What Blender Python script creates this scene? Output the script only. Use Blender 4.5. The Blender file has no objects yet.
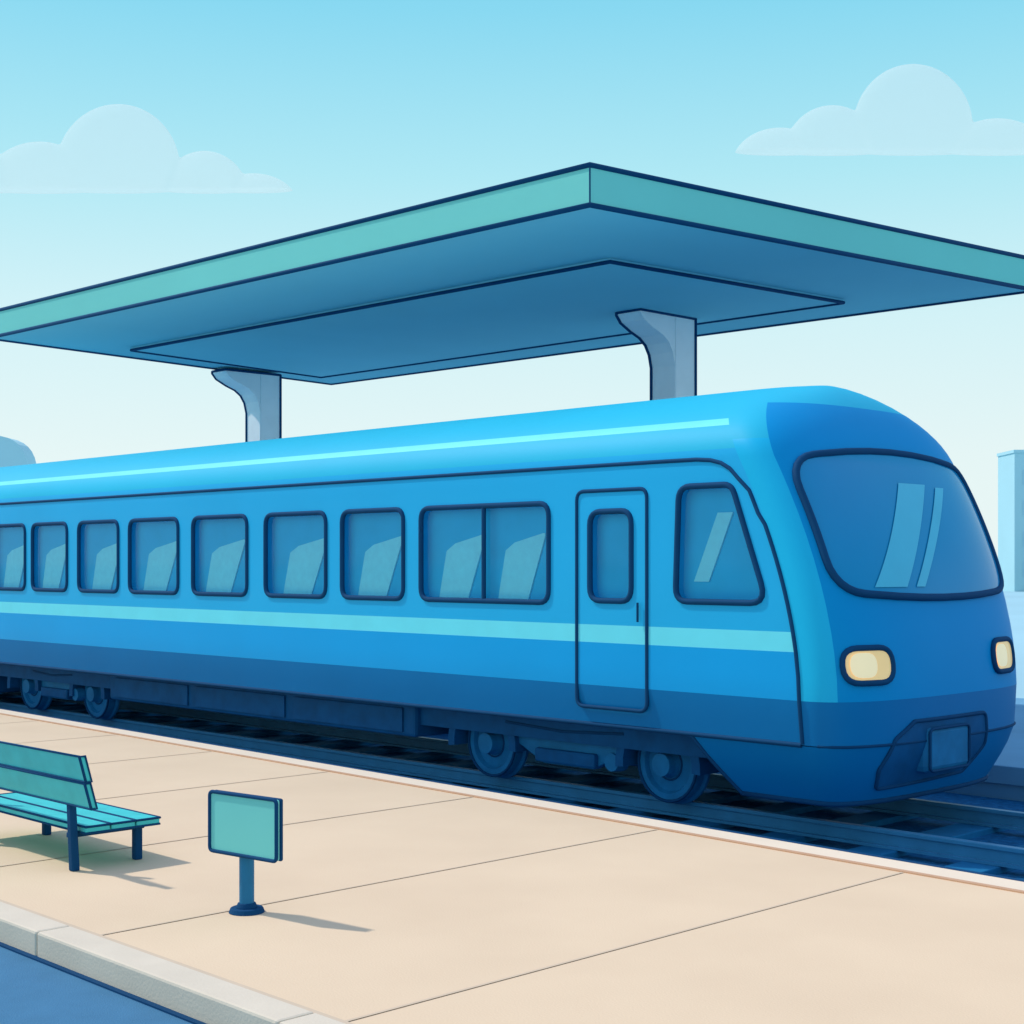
import bpy, bmesh, math, random
from math import sin, cos, pi, radians
from mathutils import Vector, Matrix
random.seed(4)
scene = bpy.context.scene
COL = scene.collection

# ---------------------------------------------------------------- materials
def mat(name, col, rough=0.6, spec=0.3, var=0.06, scale=3.0, metal=0.0, coat=0.0, bump=0.0, bscale=60.0, col2=None, emit=0.0):
    m = bpy.data.materials.new(name); m.use_nodes = True
    nt = m.node_tree; b = nt.nodes["Principled BSDF"]
    b.inputs["Roughness"].default_value = rough
    b.inputs["Specular IOR Level"].default_value = spec
    b.inputs["Metallic"].default_value = metal
    b.inputs["Coat Weight"].default_value = coat
    tc = nt.nodes.new("ShaderNodeTexCoord")
    n = nt.nodes.new("ShaderNodeTexNoise"); n.inputs["Scale"].default_value = scale
    n.inputs["Detail"].default_value = 8.0
    nt.links.new(tc.outputs["Object"], n.inputs["Vector"])
    r = nt.nodes.new("ShaderNodeValToRGB")
    r.color_ramp.elements[0].position = 0.3; r.color_ramp.elements[1].position = 0.7
    c0 = [c*(1-var) for c in col]; c1 = [min(1, c*(1+var)) for c in (col2 or col)]
    r.color_ramp.elements[0].color = (*c0, 1); r.color_ramp.elements[1].color = (*c1, 1)
    nt.links.new(n.outputs["Fac"], r.inputs["Fac"])
    nt.links.new(r.outputs["Color"], b.inputs["Base Color"])
    if emit:
        b.inputs["Emission Color"].default_value = (*col, 1); b.inputs["Emission Strength"].default_value = emit
    if bump:
        n2 = nt.nodes.new("ShaderNodeTexNoise"); n2.inputs["Scale"].default_value = bscale
        n2.inputs["Detail"].default_value = 6
        nt.links.new(tc.outputs["Object"], n2.inputs["Vector"])
        bp = nt.nodes.new("ShaderNodeBump"); bp.inputs["Strength"].default_value = bump
        bp.inputs["Distance"].default_value = 0.02
        nt.links.new(n2.outputs["Fac"], bp.inputs["Height"])
        nt.links.new(bp.outputs["Normal"], b.inputs["Normal"])
    return m

NAVY = mat("navy_trim", (0.003, 0.055, 0.150), 0.75, 0.12)
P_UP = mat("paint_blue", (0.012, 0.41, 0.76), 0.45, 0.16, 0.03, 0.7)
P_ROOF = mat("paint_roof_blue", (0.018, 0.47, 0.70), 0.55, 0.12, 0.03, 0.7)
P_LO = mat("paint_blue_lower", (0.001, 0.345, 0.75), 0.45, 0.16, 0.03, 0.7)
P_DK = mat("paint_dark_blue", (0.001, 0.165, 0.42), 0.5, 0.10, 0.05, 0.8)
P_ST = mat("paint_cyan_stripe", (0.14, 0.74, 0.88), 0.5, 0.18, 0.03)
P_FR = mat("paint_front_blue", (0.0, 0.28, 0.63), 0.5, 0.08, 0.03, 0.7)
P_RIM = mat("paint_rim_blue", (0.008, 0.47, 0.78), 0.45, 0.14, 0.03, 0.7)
INTER = mat("interior_blue", (0.05, 0.58, 0.86), 0.8, 0.05, 0.04)
WIN_STREAK = mat("window_streak", (0.34, 0.92, 0.98), 0.8, 0.05, 0.04, 12)  # pale tone for painted reflection streaks in the side windows
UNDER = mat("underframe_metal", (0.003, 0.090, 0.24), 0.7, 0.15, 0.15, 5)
UNDER2 = mat("underframe_light", (0.010, 0.165, 0.36), 0.65, 0.15, 0.15, 5)
LAMP = mat("headlight_lens", (0.95, 0.64, 0.28), 0.25, 0.3, 0.03, emit=0.30)
LAMP2 = mat("headlight_reflector", (1.0, 0.80, 0.47), 0.3, 0.3, 0.02, emit=0.33)
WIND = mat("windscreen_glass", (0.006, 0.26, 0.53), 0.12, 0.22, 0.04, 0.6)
WIND_STREAK = mat("windscreen_streak", (0.08, 0.50, 0.70), 0.2, 0.22, 0.03)  # lighter blue for painted reflection streaks on the windscreen
TEAL = mat("teal_paint", (0.19, 0.64, 0.585), 0.6, 0.15, 0.03, 0.6)
TEAL2 = mat("bench_teal", (0.06, 0.56, 0.56), 0.5, 0.2, 0.08, 6)
SOFF = mat("soffit_blue", (0.22, 0.58, 0.68), 0.85, 0.05, 0.03, 0.4)
SOFF2 = mat("soffit_panel_blue", (0.23, 0.60, 0.70), 0.85, 0.05, 0.03, 0.4)
PILL = mat("pillar_concrete", (0.96, 0.95, 0.92), 0.7, 0.15, 0.03, 4, bump=0.05)
PAVE = mat("platform_paving", (0.735, 0.555, 0.380), 0.85, 0.12, 0.02, 0.9, bump=0.12, bscale=70, col2=(0.755, 0.575, 0.395))
COPE = mat("coping_stone", (0.82, 0.675, 0.52), 0.8, 0.12, 0.03, 2, bump=0.1)
LINE = mat("edge_line_paint", (0.58, 0.35, 0.22), 0.7, 0.1, 0.05, 6)
JOINT = mat("paving_joint", (0.62, 0.49, 0.36), 0.9, 0.05, 0.04)
KERB = mat("kerb_stone", (0.68, 0.59, 0.47), 0.85, 0.12, 0.04, 3, bump=0.12)
ROAD = mat("road_asphalt", (0.060, 0.190, 0.33), 0.85, 0.15, 0.06, 4, bump=0.3, bscale=120)
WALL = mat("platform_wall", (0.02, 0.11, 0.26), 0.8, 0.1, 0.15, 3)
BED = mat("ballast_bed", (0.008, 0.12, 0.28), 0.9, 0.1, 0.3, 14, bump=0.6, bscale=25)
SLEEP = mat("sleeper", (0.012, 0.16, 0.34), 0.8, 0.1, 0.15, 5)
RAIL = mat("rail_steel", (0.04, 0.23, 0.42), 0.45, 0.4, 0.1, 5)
GROUND = mat("ground_haze", (0.34, 0.56, 0.64), 0.95, 0.05, 0.08, 0.05)  # distance haze mixed into the ground colour
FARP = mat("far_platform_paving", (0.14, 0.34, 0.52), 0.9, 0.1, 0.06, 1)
HAZE = mat("far_building_wall", (0.42, 0.66, 0.72), 0.9, 0.05, 0.03, 0.2)  # pale blue puts the distance haze into the wall colour
HAZE2 = mat("far_building_window", (0.38, 0.62, 0.70), 0.6, 0.1, 0.03, 0.2)  # windows kept faint, haze included in their colour

def glass_mat():
    m = bpy.data.materials.new("window_glass"); m.use_nodes = True
    nt = m.node_tree; nt.nodes.clear()
    out = nt.nodes.new("ShaderNodeOutputMaterial")
    tr = nt.nodes.new("ShaderNodeBsdfTransparent"); tr.inputs[0].default_value = (0.88, 0.96, 0.99, 1)
    gl = nt.nodes.new("ShaderNodeBsdfGlossy"); gl.inputs["Roughness"].default_value = 0.05
    gl.inputs["Color"].default_value = (0.5, 0.8, 1, 1)
    fr = nt.nodes.new("ShaderNodeFresnel"); fr.inputs[0].default_value = 1.33
    mx = nt.nodes.new("ShaderNodeMixShader")
    nt.links.new(fr.outputs[0], mx.inputs[0]); nt.links.new(tr.outputs[0], mx.inputs[1])
    nt.links.new(gl.outputs[0], mx.inputs[2]); nt.links.new(mx.outputs[0], out.inputs[0])
    return m
GLASS = glass_mat()

# ---------------------------------------------------------------- helpers
def empty(name, loc=(0, 0, 0)):
    e = bpy.data.objects.new(name, None); COL.objects.link(e); e.location = loc
    e.empty_display_size = 0.3
    return e
def obj(name, verts, faces, mats, parent=None, idx=None, smooth=False, bevel=0.0, recalc=True):
    me = bpy.data.meshes.new(name); me.from_pydata([tuple(v) for v in verts], [], faces)
    if not isinstance(mats, (list, tuple)): mats = [mats]
    for m in mats: me.materials.append(m)
    if idx:
        for p, i in zip(me.polygons, idx): p.material_index = i
    if recalc:
        bm = bmesh.new(); bm.from_mesh(me); bmesh.ops.recalc_face_normals(bm, faces=bm.faces); bm.to_mesh(me); bm.free()
    if smooth:
        for p in me.polygons: p.use_smooth = True
    o = bpy.data.objects.new(name, me); COL.objects.link(o)
    if parent: o.parent = parent
    if bevel:
        b = o.modifiers.new("bevel", 'BEVEL'); b.width = bevel; b.segments = 2; b.limit_method = 'ANGLE'
    return o
BF = [(0,3,2,1),(4,5,6,7),(0,1,5,4),(1,2,6,5),(2,3,7,6),(3,0,4,7)]
def box(name, x0, x1, y0, y1, z0, z1, m, parent=None, bevel=0.0):
    v = [(x0,y0,z0),(x1,y0,z0),(x1,y1,z0),(x0,y1,z0),(x0,y0,z1),(x1,y0,z1),(x1,y1,z1),(x0,y1,z1)]
    return obj(name, v, BF, m, parent, bevel=bevel)
def prism_data(poly, y0, y1):
    n = len(poly)
    v = [(p[0], y0, p[1]) for p in poly] + [(p[0], y1, p[1]) for p in poly]
    f = [tuple(range(n)), tuple(range(2*n-1, n-1, -1))] + [(i, (i+1) % n, n+(i+1) % n, n+i) for i in range(n)]
    return v, f
def prism(name, poly, y0, y1, m, parent=None, bevel=0.0):
    v, f = prism_data(poly, y0, y1)
    return obj(name, v, f, m, parent, bevel=bevel)
def tube(name, pts, r, m, parent=None, closed=False):
    cu = bpy.data.curves.new(name, 'CURVE'); cu.dimensions = '3D'; cu.bevel_depth = r; cu.bevel_resolution = 2
    s = cu.splines.new('POLY'); s.points.add(len(pts)-1)
    for i, p in enumerate(pts): s.points[i].co = (*p, 1)
    s.use_cyclic_u = closed
    cu.use_fill_caps = True
    cu.materials.append(m)
    o = bpy.data.objects.new(name, cu); COL.objects.link(o)
    if parent: o.parent = parent
    return o
def round_poly(poly, r, seg=5):
    out = []; n = len(poly)
    for i in range(n):
        p = Vector(poly[i]); a = Vector(poly[i-1]); b = Vector(poly[(i+1) % n])
        da = (a-p).normalized(); db = (b-p).normalized()
        ang = da.angle(db); t = r/math.tan(ang/2)
        t = min(t, (a-p).length*0.49, (b-p).length*0.49)
        s = p+da*t; e = p+db*t
        for k in range(seg+1):
            u = k/seg
            out.append(tuple((1-u)**2*s + 2*u*(1-u)*p + u*u*e))
    return out
def rrect(x0, x1, z0, z1, r):
    return round_poly([(x0, z0), (x1, z0), (x1, z1), (x0, z1)], r)
def lathe_y(name, prof, cx, cz, y, m, parent, seg=36, s=1):
    v = []; f = []
    for (r, dy) in prof:
        for k in range(seg):
            a = 2*pi*k/seg; v.append((cx+r*cos(a), y+s*dy, cz+r*sin(a)))
    for i in range(len(prof)-1):
        for k in range(seg):
            f.append((i*seg+k, i*seg+(k+1) % seg, (i+1)*seg+(k+1) % seg, (i+1)*seg+k))
    f.append(tuple(range(seg))); f.append(tuple(range(len(prof)*seg-1, (len(prof)-1)*seg-1, -1)))
    return obj(name, v, f, m, parent)

# ================================================================= TRAIN
W0 = 1.65; YN = 10.6; YC = YN+W0; REAR = -38.0; PN = 2.8; RB = 0.775
train = empty("passenger_train", (-15, YC, -0.14))
def Xs_z(z):
    if z < 1: return -7.38 - 0.10*max(0, 0.62-z)
    return -7.38 - 0.17*(z-1)**1.8
def W_z(z):
    if z >= 1.0: return W0
    if z >= 0.62: return W0-0.05*(1.0-z)/0.38
    return W0-0.05-0.25*((0.62-z)/0.5)**1.3
def L_z(z):
    if z < 0.62: return 0.55-0.18*((0.62-z)/0.5)**1.5
    return 0.55
def noseX(y, z):
    v = min(1, abs(y-YC)/W_z(z))
    return Xs_z(z)+L_z(z)*(1-v**PN)**(1/PN)
def roof_x(a):
    xs = Xs_z(3.1)-0.4*sin(a)-0.6*(1-cos(a))
    xc = Xs_z(3.1)+0.55-0.26*sin(a)-0.50*(1-cos(a))
    return xs, xc
NS = 36
def ring(z, xs, L, w, rear):
    pts = [(rear, YC-w, z)]
    for k in range(NS+1):
        ph = pi*k/NS
        c = cos(ph); sgn = 1 if c >= 0 else -1
        y = YC - w*sgn*abs(c)**(2/PN); x = xs+L*abs(sin(ph))**(2/PN)
        pts.append((x, y, z))
    pts.append((rear, YC+w, z))
    return pts
rings = []; tags = []
zl = [0.62, 0.8, 1.0, 1.2, 1.41, 1.58, 1.8, 2.0, 2.2, 2.4, 2.6, 2.8, 2.95, 3.1]
for z in zl: rings.append(ring(z, Xs_z(z), L_z(z), W_z(z), REAR)); tags.append(('s', z))
for t in [6, 12, 18, 23, 28.5, 35, 42, 50, 58, 66, 74, 82, 88]:
    a = radians(t); xs, xc = roof_x(a)
    rings.append(ring(3.1+RB*sin(a), xs, xc-xs, W0*cos(a), REAR)); tags.append(('r', t))
n = NS+3
V = [p for r in rings for p in r]; F = []; IDX = []
for i in range(len(rings)-1):
    k0, v0 = tags[i]; k1, v1 = tags[i+1]
    for j in range(n):
        F.append((i*n+j, i*n+(j+1) % n, (i+1)*n+(j+1) % n, (i+1)*n+j))
        side = (j == 0 or j >= n-2)
        rim = (1 <= j <= 5 or n-7 <= j <= n-3)
        if k0 == 's':
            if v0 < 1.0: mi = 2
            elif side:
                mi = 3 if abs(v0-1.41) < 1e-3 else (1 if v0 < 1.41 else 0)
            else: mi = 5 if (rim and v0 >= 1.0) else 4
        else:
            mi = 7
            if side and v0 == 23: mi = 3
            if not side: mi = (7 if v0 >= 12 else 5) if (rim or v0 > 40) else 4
        IDX.append(mi)
F.append(tuple(range(n-1, -1, -1))); IDX.append(2)
F.append(tuple(range((len(rings)-1)*n, len(rings)*n))); IDX.append(7)
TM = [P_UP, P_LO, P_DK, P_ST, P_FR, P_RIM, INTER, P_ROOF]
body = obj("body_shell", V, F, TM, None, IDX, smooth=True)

wins = [rrect(-12.28, -10.35, 1.78, 2.76, 0.13), rrect(-13.66, -12.57, 1.78, 2.76, 0.13),
        rrect(-15.17, -13.96, 1.78, 2.76, 0.13)]
wx = [(-12.28, -10.35), (-13.66, -12.57), (-15.17, -13.96)]
for a_, b_ in ((-16.79, -15.56), (-18.38, -17.14), (-19.80, -18.68), (-21.22, -20.14)):
    wins.append(rrect(a_, b_, 1.78, 2.76, 0.13)); wx.append((a_, b_))
x = -21.45
for i in range(11):
    wins.append(rrect(x-1.10, x, 1.78, 2.76, 0.13)); wx.append((x-1.10, x)); x -= 1.42
cab = round_poly([(-8.74, 1.82), (-7.72, 1.82), (-8.10, 2.86), (-8.70, 2.86)], 0.13)
doorw = rrect(-9.80, -9.27, 1.81, 2.66, 0.13)
cuts = wins+[cab, doorw]
DP = 0.11
cv = []; cf = []
for poly in cuts:
    for (ya, yb) in ((YN-0.2, YN+DP), (YC+W0-DP, YC+W0+0.2)):
        v, f = prism_data(poly, ya, yb); o = len(cv)
        cv += v; cf += [tuple(i+o for i in ff) for ff in f]
cutter = obj("cutter_tmp", cv, cf, TM, None, [6]*len(cf))
bm_ = body.modifiers.new("cut", 'BOOLEAN'); bm_.operation = 'DIFFERENCE'; bm_.solver = 'EXACT'; bm_.object = cutter
dg = bpy.context.evaluated_depsgraph_get()
me2 = bpy.data.meshes.new_from_object(body.evaluated_get(dg))
body.modifiers.clear(); body.data = me2
bpy.data.objects.remove(cutter)
me2.set_sharp_from_angle(angle=radians(35))
tp = [body]
def A(o): tp.append(o); return o
wi = 0
for side, ys in ((0, YN), (1, YC+W0)):
    s = 1 if side == 0 else -1
    for poly in cuts:
        pp = poly if side == 0 else list(reversed(poly))
        A(obj("window_glass_pane", [(p[0], ys+s*0.03, p[1]) for p in pp], [tuple(range(len(pp)))], GLASS, recalc=False))
        A(tube("window_gasket", [(p[0], ys, p[1]) for p in poly], 0.028, NAVY, closed=True))
    A(tube("window_mullion", [(-11.29, ys, 1.79), (-11.29, ys, 2.75)], 0.024, NAVY))
    for (a, b) in wx:
        secs = [(a, b)] if b-a < 1.5 else [(a, -11.29), (-11.29, b)]
        for (p, q) in secs:
            w = q-p; wi += 1
            j = 0.04*sin(wi*2.1)
            A(prism("window_streak_panel", round_poly([(p+w*(.16+j), 1.79), (p+w*(.28+j), 2.30), (p+w*(.42+j), 2.38), (p+w*(.90+j), 2.48), (p+w*(.62+j), 1.79)], 0.03), ys+s*0.092, ys+s*0.107, WIN_STREAK))  # pale panel behind the glass, shaped as a reflection streak
    A(prism("cab_window_streak", [(-8.60, 2.0), (-8.33, 2.62), (-8.16, 2.62), (-8.43, 2.0)], ys+s*0.092, ys+s*0.107, WIN_STREAK))  # slanted pale panel imitating a reflection in the cab window
    A(tube("door_seam", [(p[0], ys, p[1]) for p in rrect(-9.97, -9.08, 0.79, 2.86, 0.09)], 0.019, NAVY, closed=True))
    A(tube("door_handle", [(-9.17, ys-s*0.03, 1.62), (-9.17, ys-s*0.03, 1.80)], 0.011, NAVY))
    pts = [(REAR, ys, 3.10), (-9.0, ys, 3.10), (-8.50, ys, 3.098), (-8.34, ys, 3.085), (-8.22, ys, 3.055), (-8.12, ys, 3.00), (-8.04, ys, 2.92)]
    for z in [2.8, 2.7, 2.6, 2.5, 2.4, 2.3, 2.2, 2.1, 2.0, 1.9, 1.8, 1.7, 1.6, 1.5, 1.4, 1.2, 1.0, 0.8, 0.63]:
        pts.append((Xs_z(z)-0.01-(0.03 if z > 2.5 else 0), YC-s*W_z(z), z))
    A(tube("body_side_seam", pts, 0.019, NAVY))
    A(tube("sill_seam", [(REAR, YC-s*W_z(0.62), 0.62), (-7.4, YC-s*W_z(0.62), 0.62)], 0.022, NAVY))
ar = []
for z in [0.10, 0.2, 0.32, 0.45, 0.612]:
    ar.append(ring(z, Xs_z(z), L_z(z), W_z(z), -8.22-0.38*(z-0.1)/0.51))
V = [p for r in ar for p in r]; F = []
for i in range(len(ar)-1):
    for j in range(n): F.append((i*n+j, i*n+(j+1) % n, (i+1)*n+(j+1) % n, (i+1)*n+j))
F.append(tuple(range(n-1, -1, -1))); F.append(tuple(range((len(ar)-1)*n, len(ar)*n)))
ap = obj("nose_apron", V, F, P_DK, smooth=True); ap.data.set_sharp_from_angle(angle=radians(35)); A(ap)
A(tube("apron_edge", [(x_, y_, 0.10) for (x_, y_, z_) in ar[0]], 0.026, NAVY, closed=True))
A(tube("apron_rear_edge", [(r[0][0], r[0][1], r[0][2]) for r in ar], 0.02, NAVY))
A(tube("apron_seam", [(noseX(YC-1.59+3.18*k/60, 0.62)+0.002, YC-1.59+3.18*k/60, 0.62) for k in range(0, 61)], 0.012, NAVY))

def XX(y, z):
    if z <= 3.1: return noseX(y, z)
    a = math.asin(min(1, (z-3.1)/RB)); w = W0*cos(a); xs, xc = roof_x(a)
    v = min(1, abs(y-YC)/w); return xs+(xc-xs)*(1-v**PN)**(1/PN)
def nose_patch(name, outline, off, m, res=14):
    c = Vector((sum(p[0] for p in outline)/len(outline), sum(p[1] for p in outline)/len(outline)))
    v = []; f = []; N = len(outline)
    for i in range(res):
        s = 1-i/res
        for p in outline:
            q = c+(Vector(p)-c)*s; v.append((XX(q[0], q[1])+off, q[0], q[1]))
    v.append((XX(c[0], c[1])+off, c[0], c[1]))
    for i in range(res-1):
        for k in range(N): f.append((i*N+k, i*N+(k+1) % N, (i+1)*N+(k+1) % N, (i+1)*N+k))
    for k in range(N): f.append(((res-1)*N+k, (res-1)*N+(k+1) % N, len(v)-1))
    return A(obj(name, v, f, m, smooth=True))
def subdiv(poly, step=0.08):
    out = []
    for i in range(len(poly)):
        a = Vector(poly[i]); b = Vector(poly[(i+1) % len(poly)])
        k = max(1, int((b-a).length/step))
        for j in range(k): out.append(tuple(a+(b-a)*j/k))
    return out
# gently crowned top and bottom edges, rounded corners
base = []
for k in range(0, 9):
    u = -1+2*k/8; base.append((YC-0.05+1.41*u, 1.86+0.07*u*u))
for k in range(0, 9):
    u = 1-2*k/8; base.append((YC-0.04+1.43*u, 3.19-0.11*u*u))
def corner_round(poly, idxs, r):
    out = []; n_ = len(poly)
    for i in range(n_):
        p = Vector(poly[i])
        if i not in idxs: out.append(poly[i]); continue
        a = Vector(poly[i-1]); b = Vector(poly[(i+1) % n_])
        s_ = p+(a-p).normalized()*min(r, (a-p).length*.8); e_ = p+(b-p).normalized()*min(r, (b-p).length*.8)
        for k in range(7):
            u = k/6; out.append(tuple((1-u)**2*s_+2*u*(1-u)*p+u*u*e_))
    return out
ws = subdiv(corner_round(base, (0, 8, 9, 17), 0.28), 0.07)
nose_patch("windscreen", ws, 0.016, WIND, 20)
A(tube("windscreen_gasket", [(XX(y, z)+0.012, y, z) for y, z in ws], 0.034, NAVY, closed=True))
nose_patch("windscreen_streak", subdiv([(YC-1.06, 1.96), (YC-0.62, 1.96), (YC+0.30, 2.90), (YC-0.16, 2.90)]), 0.026, WIND_STREAK, 12)  # broad diagonal reflection, painted as a lighter strip on the glass
nose_patch("windscreen_streak_narrow", subdiv([(YC-0.48, 1.96), (YC-0.34, 1.96), (YC+0.64, 2.88), (YC+0.48, 2.88)]), 0.026, WIND_STREAK, 10)  # second, thinner painted reflection beside the broad one
for yc in (YC-1.25, YC+0.93):
    hp = subdiv(rrect(yc-0.25, yc+0.25, 1.155, 1.45, 0.14), 0.05)
    nose_patch("headlight_lens", hp, 0.015, LAMP, 8)
    A(tube("headlight_rim", [(XX(y, z)+0.012, y, z) for y, z in hp], 0.026, NAVY, closed=True))
    hb = subdiv(rrect(yc-0.20, yc+0.06, 1.20, 1.41, 0.10), 0.05)
    nose_patch("headlight_bulb_zone", hb, 0.022, LAMP2, 6)
cp = subdiv(round_poly([(YC-1.00, 0.22), (YC+0.30, 0.26), (YC+0.52, 0.50), (YC+0.48, 0.80), (YC-0.72, 0.80), (YC-0.98, 0.66), (YC-1.08, 0.40)], 0.07))
nose_patch("coupler_patch", cp, 0.008, UNDER)  # flat dark patch on the nose skin stands in for a recess
A(tube("coupler_rim", [(XX(y, z)+0.008, y, z) for y, z in cp], 0.018, NAVY, closed=True))
A(box("coupler_cover", -7.2, -6.80, YC-0.56, YC+0.16, 0.33, 0.74, UNDER2, bevel=0.06))
A(tube("coupler_cover_edge", [(-6.80, p[0], p[1]) for p in rrect(YC-0.54, YC+0.14, 0.35, 0.72, 0.06)], 0.013, NAVY, closed=True))
RT = -0.14; WR = 0.37
def bogie(xa, xb):
    for ys, s in ((11.18, 1), (YC*2-11.18, -1)):
        for cx in (xa, xb):
            A(lathe_y("wheel", [(0.05, -0.10), (0.11, -0.10), (0.12, -0.02), (0.14, 0.03), (WR*.72, 0.045), (WR*.78, 0.0), (WR-.02, 0.0), (WR, 0.02), (WR, 0.12), (WR+.03, 0.14), (WR+.03, 0.17)], cx, RT+WR, ys, UNDER2, None, s=s))
            A(tube("wheel_rim_line", [(cx+WR*0.97*cos(2*pi*k/32), ys-s*0.003, RT+WR+WR*0.97*sin(2*pi*k/32)) for k in range(32)], 0.016, NAVY, closed=True))
            A(tube("wheel_hub_line", [(cx+WR*0.42*cos(2*pi*k/24), ys+s*0.035, RT+WR+WR*0.42*sin(2*pi*k/24)) for k in range(24)], 0.012, NAVY, closed=True))
            arch = [(cx+0.53*cos(radians(t)), RT+WR+0.50*sin(radians(t))) for t in range(-5, 190, 12)]
            arch += [(cx+0.43*cos(radians(t)), RT+WR+0.41*sin(radians(t))) for t in range(187, -10, -12)]
            A(prism("wheel_guard", arch, ys-s*0.16, ys+s*0.10, UNDER))
        m = (xa+xb)/2
        A(prism("bogie_frame", round_poly([(xa+.45, 0.42), (xb-.45, 0.42), (xb-.50, 0.28), (m+.35, 0.10), (m-.35, 0.10), (xa+.50, 0.28)], 0.05), ys-s*0.10, ys+s*0.02, UNDER2, bevel=0.015))
        A(box("damper_box", m-0.42, m+0.42, *sorted((ys-s*0.16, ys-s*0.08)), 0.12, 0.26, UNDER, bevel=0.02))
        A(lathe_y("spring", [(0.02, -0.13), (0.09, -0.13), (0.10, -0.03), (0.10, 0.03)], m+0.62, 0.2, ys, UNDER2, None, s=s))
        A(tube("brake_pipe", [(xa+.4, ys-s*.17, .5), (m, ys-s*.17, .46), (xb-.4, ys-s*.17, .5)], 0.02, NAVY))
    A(box("axle_bolster", xa-0.3, xb+0.3, 11.35, YC*2-11.35, 0.14, 0.36, UNDER))
bogie(-11.78, -9.32); bogie(-22.4, -20.35); bogie(-36.5, -34.2)
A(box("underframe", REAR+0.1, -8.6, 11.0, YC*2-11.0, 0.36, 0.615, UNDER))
A(box("equipment_case", -19.5, -12.75, 10.92, YC*2-10.92, 0.22, 0.60, UNDER, bevel=0.04))
for a, b in ((-19.3, -17.4), (-17.2, -15.2), (-15.0, -12.95)):
    A(box("equipment_panel", a, b, 10.895, 10.915, 0.27, 0.54, UNDER, bevel=0.005))
A(box("equipment_case_rear", -33.4, -23.5, 10.92, YC*2-10.92, 0.05, 0.60, UNDER, bevel=0.04))
inv = Matrix.Translation(-train.location)
for o in tp:
    o.parent = train; o.matrix_parent_inverse = inv

def group(parent, objs):
    i = Matrix.Translation(-parent.location)
    for o in objs: o.parent = parent; o.matrix_parent_inverse = i

# ================================================================= CANOPY
can = empty("station_canopy", (-18, 17.5, 0)); g = []
H = 6.0; TH = 0.43
q = [(-10.9, 11.79), (-9.93, 19.9), (-25.5, 19.5), (-24.4, 11.4)]
v = [(x, y, H) for x, y in q]+[(x, y, H+TH) for x, y in q]
g.append(obj("roof_slab", v, BF, [SOFF, TEAL], None, [0, 1, 1, 1, 1, 1]))
for z, nm in ((H, "fascia_lower_trim"), (H+TH, "fascia_upper_trim")):
    g.append(tube(nm, [(x, y, z) for x, y in q], 0.030, NAVY, closed=True))
for x, y in q: g.append(tube("fascia_corner_trim", [(x, y, H), (x, y, H+TH)], 0.009, NAVY))
iq = [(-12.6, 14.0), (-12.2, 18.6), (-24.4, 18.4), (-23.7, 13.7)]
g.append(obj("soffit_panel", [(x, y, H-0.05) for x, y in iq]+[(x, y, H-0.002) for x, y in iq], BF, SOFF2))
g.append(tube("soffit_panel_trim", [(x, y, H-0.05) for x, y in iq], 0.026, NAVY, closed=True))
for px, py in ((-14.8, 17.9), (-24.90, 17.35)):
    hs = 0.24
    g.append(box("pillar", px-hs, px+hs, py-hs, py+hs, 0.0, H-0.055, PILL, bevel=0.02))
    prof = [(-hs, H-0.056), (-1.04, H-0.056), (-1.04, H-0.10), (-0.95, H-0.20), (-0.74, H-0.30), (-0.52, H-0.38), (-0.38, H-0.48), (-0.29, H-0.62), (-hs, H-0.82)]
    N = len(prof)
    vv = [(px-hs+0.01, py+a, z) for a, z in prof]+[(px+hs-0.01, py+a, z) for a, z in prof]
    ff = [tuple(range(N)), tuple(range(2*N-1, N-1, -1))]+[(i, (i+1) % N, N+(i+1) % N, N+i) for i in range(N)]
    g.append(obj("pillar_bracket", vv, ff, PILL))
    g.append(tube("bracket_edge_trim", [(px-hs, py+a, z) for a, z in prof[1:]]+[(px-hs, py-hs, 0.1)], 0.026, NAVY))
    g.append(tube("pillar_edge_trim", [(px+hs, py+hs, 0.1), (px+hs, py+hs, H-0.06)], 0.026, NAVY))
    g.append(tube("pillar_head_trim", [(px-hs, py-1.04, H-0.06), (px+hs, py-1.04, H-0.06), (px+hs, py+hs, H-0.06), (px-hs, py+hs, H-0.06)], 0.024, NAVY))
    g.append(box("pillar_base", px-.34, px+.34, py-.34, py+.34, 0.0, 0.12, PILL, bevel=0.02))
group(can, g)

# ================================================================= GROUND WORKS
def quad(name, pts, m): return obj(name, pts, [tuple(range(len(pts)))], m)
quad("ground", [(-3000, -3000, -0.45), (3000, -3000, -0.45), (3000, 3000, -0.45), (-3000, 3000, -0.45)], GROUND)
def ye(x): return 9.87-0.035*(x+13)
X0, X1 = -120, 60
plat = empty("platform", (-10, 7, 0)); g = []
yk = 4.12; KW = 0.22
def slab(name, ya0, ya1, yb0, yb1, z0, z1, m, bevel=0.0):
    v = [(X0,ya0,z0),(X1,ya1,z0),(X1,yb1,z0),(X0,yb0,z0),(X0,ya0,z1),(X1,ya1,z1),(X1,yb1,z1),(X0,yb0,z1)]
    return obj(name, v, BF, m, bevel=bevel)
g.append(slab("paving", yk+KW+.02, yk+KW+.02, ye(X0)-0.30, ye(X1)-0.30, -0.44, 0.0, PAVE))
g.append(slab("coping", ye(X0)-0.299, ye(X1)-0.299, ye(X0), ye(X1), -0.14, 0.006, COPE, 0.01))
g.append(slab("edge_line", ye(X0)-0.335, ye(X1)-0.335, ye(X0)-0.285, ye(X1)-0.285, -0.01, 0.010, LINE))
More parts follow.
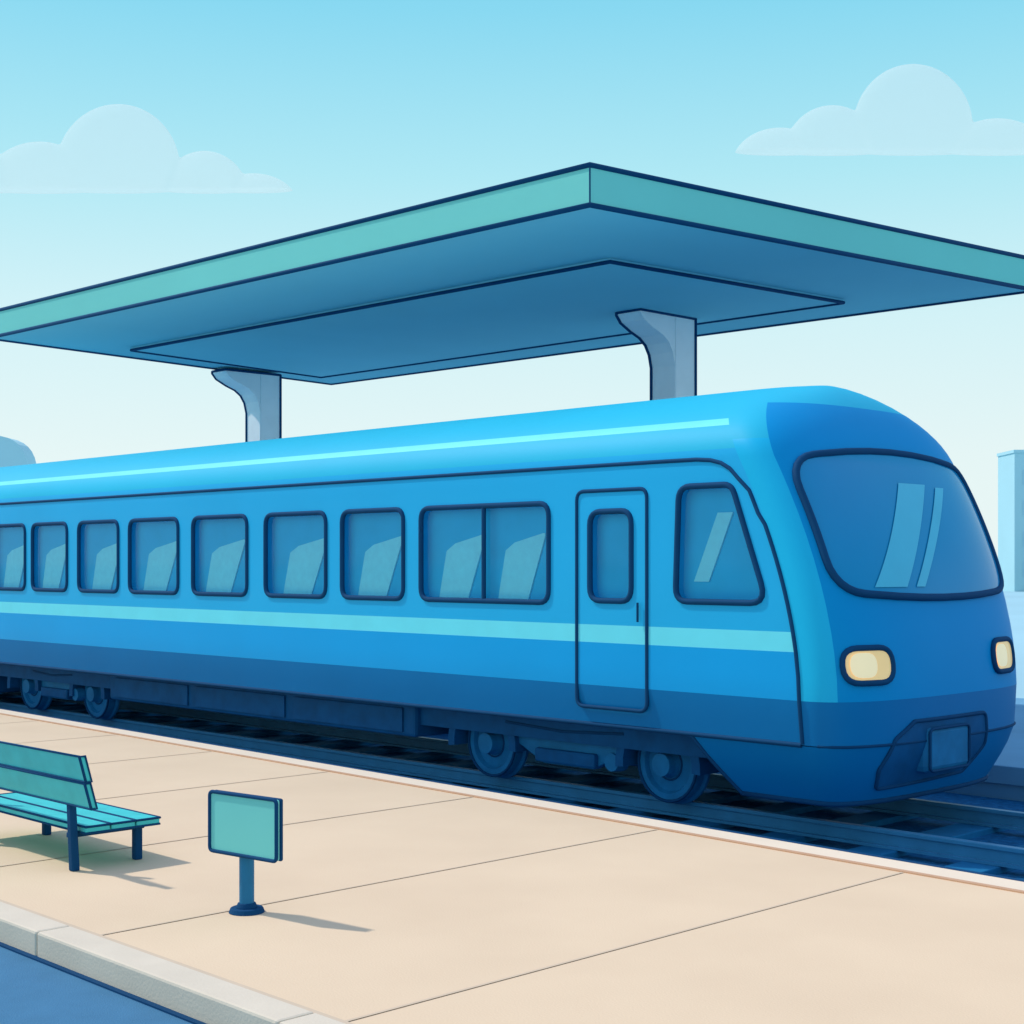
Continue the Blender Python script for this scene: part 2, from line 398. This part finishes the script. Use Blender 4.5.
g.append(slab("edge_wall", ye(X0)-0.28, ye(X1)-0.28, ye(X0)-0.05, ye(X1)-0.05, -0.44, -0.141, WALL))
g.append(slab("edge_trim", ye(X0)-0.02, ye(X1)-0.02, ye(X0)+0.03, ye(X1)+0.03, -0.10, 0.010, NAVY))
x = -5.6+2.3*10
while x > -60:
    y1 = ye(x)-0.34
    g.append(quad("paving_joint", [(x-0.011, yk+KW+.03, 0.004), (x+0.011, yk+KW+.03, 0.004), (x+0.011, y1, 0.004), (x-0.011, y1, 0.004)], JOINT)); x -= 2.3
group(plat, g)
kerb = empty("kerb", (-8, yk, 0)); g = []
x = -51.4
while x < 20:
    g.append(box("kerb_stone", x+0.003, x+2.397, yk, yk+KW, -0.30, 0.012, KERB, bevel=0.016)); x += 2.4
g.append(slab("kerb_foot_joint", yk-0.035, yk-0.035, yk+0.01, yk+0.01, -0.30, -0.130, NAVY))
g.append(slab("kerb_back_joint", yk+KW-.008, yk+KW-.008, yk+KW+.03, yk+KW+.03, -0.30, 0.004, JOINT))
group(kerb, g)
slab("road", -5, -5, yk-0.03, yk-0.03, -0.44, -0.14, ROAD)

trk = empty("railway_track", (-10, YC, -0.4)); g = []
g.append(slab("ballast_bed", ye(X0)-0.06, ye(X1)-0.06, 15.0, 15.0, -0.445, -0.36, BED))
for ry in (11.42, YC*2-11.42):
    g.append(slab("rail_foot", ry-.07, ry-.07, ry+.07, ry+.07, -0.30, -0.275, RAIL))
    g.append(slab("rail_web", ry-.015, ry-.015, ry+.015, ry+.015, -0.276, -0.17, RAIL))
    g.append(slab("rail_head", ry-.04, ry-.04, ry+.04, ry+.04, -0.18, -0.142, RAIL, 0.006))
v = []; f = []
x = -50
while x < 12:
    o = len(v); x0_, x1_, y0_, y1_, z0_, z1_ = x, x+.34, YC-1.3, YC+1.3, -0.37, -0.302
    v += [(x0_,y0_,z0_),(x1_,y0_,z0_),(x1_,y1_,z0_),(x0_,y1_,z0_),(x0_,y0_,z1_),(x1_,y0_,z1_),(x1_,y1_,z1_),(x0_,y1_,z1_)]
    f += [tuple(i+o for i in ff) for ff in BF]
    x += 0.95
g.append(obj("sleepers", v, f, SLEEP, bevel=0.01))
group(trk, g)
fp = empty("far_platform", (-15, 18, 0))
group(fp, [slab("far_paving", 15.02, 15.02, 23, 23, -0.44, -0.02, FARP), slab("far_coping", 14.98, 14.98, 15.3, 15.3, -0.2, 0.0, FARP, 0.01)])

# ================================================================= BENCH
bench = empty("park_bench", (-10.4, 5.4, 0)); g = []
xa, xb = -11.5, -9.37
for z0, z1, yo in ((0.665, 0.845, 5.02), (0.475, 0.655, 5.06)):
    vv = [(xa, yo, z1), (xb, yo, z1), (xb, yo+.045, z1), (xa, yo+.045, z1), (xa, yo+.05, z0), (xb, yo+.05, z0), (xb, yo+.095, z0), (xa, yo+.095, z0)]
    g.append(obj("backrest_plank", vv, BF, TEAL2, bevel=0.012))
    g.append(tube("backrest_edge", [vv[0], vv[1], vv[5], vv[4]], 0.010, NAVY, closed=True))
    g.append(tube("backrest_end_edge", [vv[1], vv[2], vv[6], vv[5]], 0.008, NAVY, closed=True))
for i, y in enumerate((5.20, 5.40, 5.60)):
    g.append(box("seat_plank", xa+.05, xb-.24, y, y+.19, 0.265, 0.315, TEAL2, bevel=0.012))
    g.append(tube("seat_plank_edge", [(xa+.05, y, .312), (xb-.24, y, .312), (xb-.24, y+.19, .312), (xa+.05, y+.19, .312)], 0.009, NAVY, closed=True))
g.append(tube("seat_lower_edge", [(xa+.05, 5.20, .267), (xb-.24, 5.20, .267), (xb-.24, 5.79, .267)], 0.008, NAVY))
for x in (-9.76, -11.15):
    g.append(box("front_leg", x-.03, x+.03, 5.66, 5.72, 0, 0.264, NAVY, bevel=0.01))
    xl = x+0.06 if x > -10 else x
    g.append(obj("back_leg", [(xl-.03,5.13,0),(xl+.03,5.13,0),(xl+.03,5.19,0),(xl-.03,5.19,0),(xl-.03,5.11,.5),(xl+.03,5.11,.5),(xl+.03,5.16,.5),(xl-.03,5.16,.5)], BF, NAVY, bevel=0.01))
    g.append(box("back_post", xl-.025, xl+.025, 5.115, 5.15, 0.45, 0.80, NAVY, bevel=0.008))
    g.append(box("seat_bearer", x-.025, x+.025, 5.14, 5.74, 0.225, 0.263, NAVY, bevel=0.008))
group(bench, g)

# ================================================================= SIGN
sign = empty("platform_sign", (-7.80, 5.31, 0)); sign.rotation_euler = (0, 0, radians(8))
def sg(o): o.parent = sign
sg(box("sign_panel", -0.255, 0.345, -0.075, -0.045, 0.365, 0.735, TEAL, bevel=0.012))
sg(tube("sign_frame", [(p[0], -0.076, p[1]) for p in rrect(-0.255, 0.345, 0.365, 0.735, 0.03)], 0.012, NAVY, closed=True))
sg(box("sign_back_plate", -0.26, 0.35, -0.045, -0.02, 0.36, 0.74, NAVY, bevel=0.012))
def cyl(name, r0, r1, z0, z1, m):
    v = [(r0*cos(2*pi*k/28), r0*sin(2*pi*k/28), z0) for k in range(28)]+[(r1*cos(2*pi*k/28), r1*sin(2*pi*k/28), z1) for k in range(28)]
    f = [tuple(range(27, -1, -1)), tuple(range(28, 56))]+[(k, (k+1) % 28, 28+(k+1) % 28, 28+k) for k in range(28)]
    return obj(name, v, f, m, bevel=0.004)
POLE = mat("sign_pole_paint", (0.015, 0.17, 0.34), 0.5, 0.2, 0.08, 8)
sg(cyl("sign_pole", 0.046, 0.046, 0.0, 0.39, POLE)); sg(cyl("pole_base", 0.112, 0.10, 0.0, 0.03, NAVY)); sg(cyl("pole_collar", 0.066, 0.055, 0.03, 0.06, NAVY))

# ================================================================= FAR BUILDINGS
def building(name, cx, cy, w, d, h, rot=45.7, dome=False):
    e = empty(name, (cx, cy, -0.45)); e.rotation_euler = (0, 0, radians(rot))
    def P(o): o.parent = e
    if dome:
        r = w/2; poly = [(-r, 0), (r, 0)]+[(r*abs(cos(radians(t)))**.6*(1 if cos(radians(t)) > 0 else -1), h-r*.9+r*.9*sin(radians(t))**.7) for t in range(5, 180, 10)]
        v, f = prism_data(poly, -d/2, d/2); P(obj("walls_and_vault", v, f, HAZE))
    else:
        P(box("walls", -w/2, w/2, -d/2, d/2, 0, h, HAZE)); P(box("parapet", -w/2-.1, w/2+.1, -d/2-.1, d/2+.1, h+.003, h+.3, HAZE))
    v = []; f = []
    z = 1.5
    while z < h-(2.5 if not dome else w*.5+1):
        x = -w/2+0.8
        while x < w/2-1.6:
            o = len(v); v += [(x, -d/2-.03, z), (x+1.0, -d/2-.03, z), (x+1.0, -d/2-.03, z+1.4), (x, -d/2-.03, z+1.4)]; f.append((o, o+1, o+2, o+3)); x += 2.0
        z += 3.0
    if f: P(obj("windows", v, f, HAZE2))
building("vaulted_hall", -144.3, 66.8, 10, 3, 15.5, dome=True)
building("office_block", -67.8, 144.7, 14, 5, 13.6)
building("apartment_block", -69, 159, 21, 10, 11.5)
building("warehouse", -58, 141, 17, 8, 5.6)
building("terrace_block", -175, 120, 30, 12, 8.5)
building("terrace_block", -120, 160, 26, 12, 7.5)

# ================================================================= CLOUDS
cm = bpy.data.materials.new("cloud_vapour"); cm.use_nodes = True
nt = cm.node_tree; nt.nodes.clear()
out = nt.nodes.new("ShaderNodeOutputMaterial"); df = nt.nodes.new("ShaderNodeBsdfDiffuse"); df.inputs[0].default_value = (0.92, 0.97, 0.98, 1)
tl = nt.nodes.new("ShaderNodeBsdfTranslucent"); tl.inputs[0].default_value = (0.92, 0.97, 0.98, 1)
tr = nt.nodes.new("ShaderNodeBsdfTransparent")
em = nt.nodes.new("ShaderNodeEmission"); em.inputs[0].default_value = (0.72, 0.94, 0.97, 1); em.inputs[1].default_value = 0.9  # glow added so the clouds come out brighter than the sky
m1 = nt.nodes.new("ShaderNodeMixShader"); m1.inputs[0].default_value = 0.5
m3 = nt.nodes.new("ShaderNodeMixShader"); m3.inputs[0].default_value = 0.6
m2 = nt.nodes.new("ShaderNodeMixShader"); m2.inputs[0].default_value = 0.36
nt.links.new(df.outputs[0], m1.inputs[1]); nt.links.new(tl.outputs[0], m1.inputs[2])
nt.links.new(m1.outputs[0], m3.inputs[1]); nt.links.new(em.outputs[0], m3.inputs[2])
nt.links.new(tr.outputs[0], m2.inputs[1]); nt.links.new(m3.outputs[0], m2.inputs[2]); nt.links.new(m2.outputs[0], out.inputs[0])
def cloud(name, loc, lumps):
    bm = bmesh.new()
    for (x, z, rx, rz) in lumps:
        bmesh.ops.create_icosphere(bm, subdivisions=4, radius=1, matrix=Matrix.Translation((x, 0, z)) @ Matrix.Diagonal((rx, 4.0, rz, 1)))
    me = bpy.data.meshes.new(name); bm.to_mesh(me); bm.free()
    o = bpy.data.objects.new(name, me); COL.objects.link(o)
    r = o.modifiers.new("r", 'REMESH'); r.mode = 'VOXEL'; r.voxel_size = 0.45
    dg = bpy.context.evaluated_depsgraph_get(); me2 = bpy.data.meshes.new_from_object(o.evaluated_get(dg))
    bm = bmesh.new(); bm.from_mesh(me2)
    bmesh.ops.bisect_plane(bm, geom=bm.verts[:]+bm.edges[:]+bm.faces[:], plane_co=(0, 0, 0), plane_no=(0, 0, -1), clear_outer=True)
    bmesh.ops.holes_fill(bm, edges=[e for e in bm.edges if e.is_boundary])
    for f_ in bm.faces: f_.smooth = True
    bm.to_mesh(me2); bm.free()
    o.modifiers.clear(); o.data = me2; me2.materials.clear(); me2.materials.append(cm)
    o.location = loc; o.rotation_euler = (0, 0, radians(45.7))
cloud("cloud", (-359.7, 204, 102.1), [(0, 6, 16.5, 17), (-21, -2, 16, 15), (-40, -2, 16, 14), (23, -2, 12, 12.5), (36, -4, 12, 8.5)])
cloud("cloud", (-214.2, 353.3, 112.3), [(3.5, 6.5, 16, 17), (-18, -1, 13, 13.5), (-32, -4, 13, 10.5), (26, -3, 15, 12), (42, -4, 14, 10)])

# ================================================================= LIGHT
sx, sy = -0.914, -0.408; el = radians(50)
L = Vector((sx*cos(el), sy*cos(el), sin(el)))
sd = bpy.data.lights.new("sun", 'SUN'); sd.energy = 2.8; sd.angle = radians(2.0); sd.color = (1.0, 0.93, 0.84)
so = bpy.data.objects.new("sun", sd); COL.objects.link(so); so.rotation_euler = L.to_track_quat('Z', 'Y').to_euler(); so.location = (-30, -20, 40)
w = bpy.data.worlds.new("World"); scene.world = w; w.use_nodes = True
nt = w.node_tree; nt.nodes.clear()
out = nt.nodes.new("ShaderNodeOutputWorld")
sky = nt.nodes.new("ShaderNodeTexSky"); sky.sky_type = 'NISHITA'; sky.sun_disc = False
sky.sun_elevation = el; sky.sun_rotation = math.atan2(sx, sy)
b1 = nt.nodes.new("ShaderNodeBackground"); b1.inputs[1].default_value = 0.08; nt.links.new(sky.outputs[0], b1.inputs[0])
tc = nt.nodes.new("ShaderNodeTexCoord"); sp = nt.nodes.new("ShaderNodeSeparateXYZ"); nt.links.new(tc.outputs["Generated"], sp.inputs[0])
rp = nt.nodes.new("ShaderNodeValToRGB"); nt.links.new(sp.outputs["Z"], rp.inputs[0])
els = rp.color_ramp.elements
els[0].position = 0.0; els[0].color = (0.86, 0.97, 0.96, 1)
els[1].position = 1.0; els[1].color = (0.56, 0.63, 0.97, 1)
for p, c in ((0.07, (0.82, 0.96, 0.96)), (0.16, (0.68, 0.93, 0.97)), (0.25, (0.45, 0.85, 0.95)), (0.35, (0.25, 0.72, 0.92)), (0.45, (0.30, 0.69, 0.92)), (0.6, (0.52, 0.66, 0.96))):
    e = els.new(p); e.color = (*c, 1)
b2 = nt.nodes.new("ShaderNodeBackground"); nt.links.new(rp.outputs[0], b2.inputs[0]); b2.inputs[1].default_value = 1.0
mx = nt.nodes.new("ShaderNodeMixShader"); mx.inputs[0].default_value = 0.93
nt.links.new(b1.outputs[0], mx.inputs[1]); nt.links.new(b2.outputs[0], mx.inputs[2]); nt.links.new(mx.outputs[0], out.inputs[0])

# ================================================================= CAMERA
cd = bpy.data.cameras.new("camera"); cd.sensor_width = 36; cd.lens = 52.73; cd.shift_y = 0.0518; cd.clip_end = 6000
co = bpy.data.objects.new("camera", cd); COL.objects.link(co)
co.location = (0, 0, 2.15); co.rotation_euler = (radians(90), 0, math.asin(0.716))
scene.camera = co
scene.view_settings.view_transform = 'Standard'; scene.view_settings.look = 'None'; scene.view_settings.exposure = 0
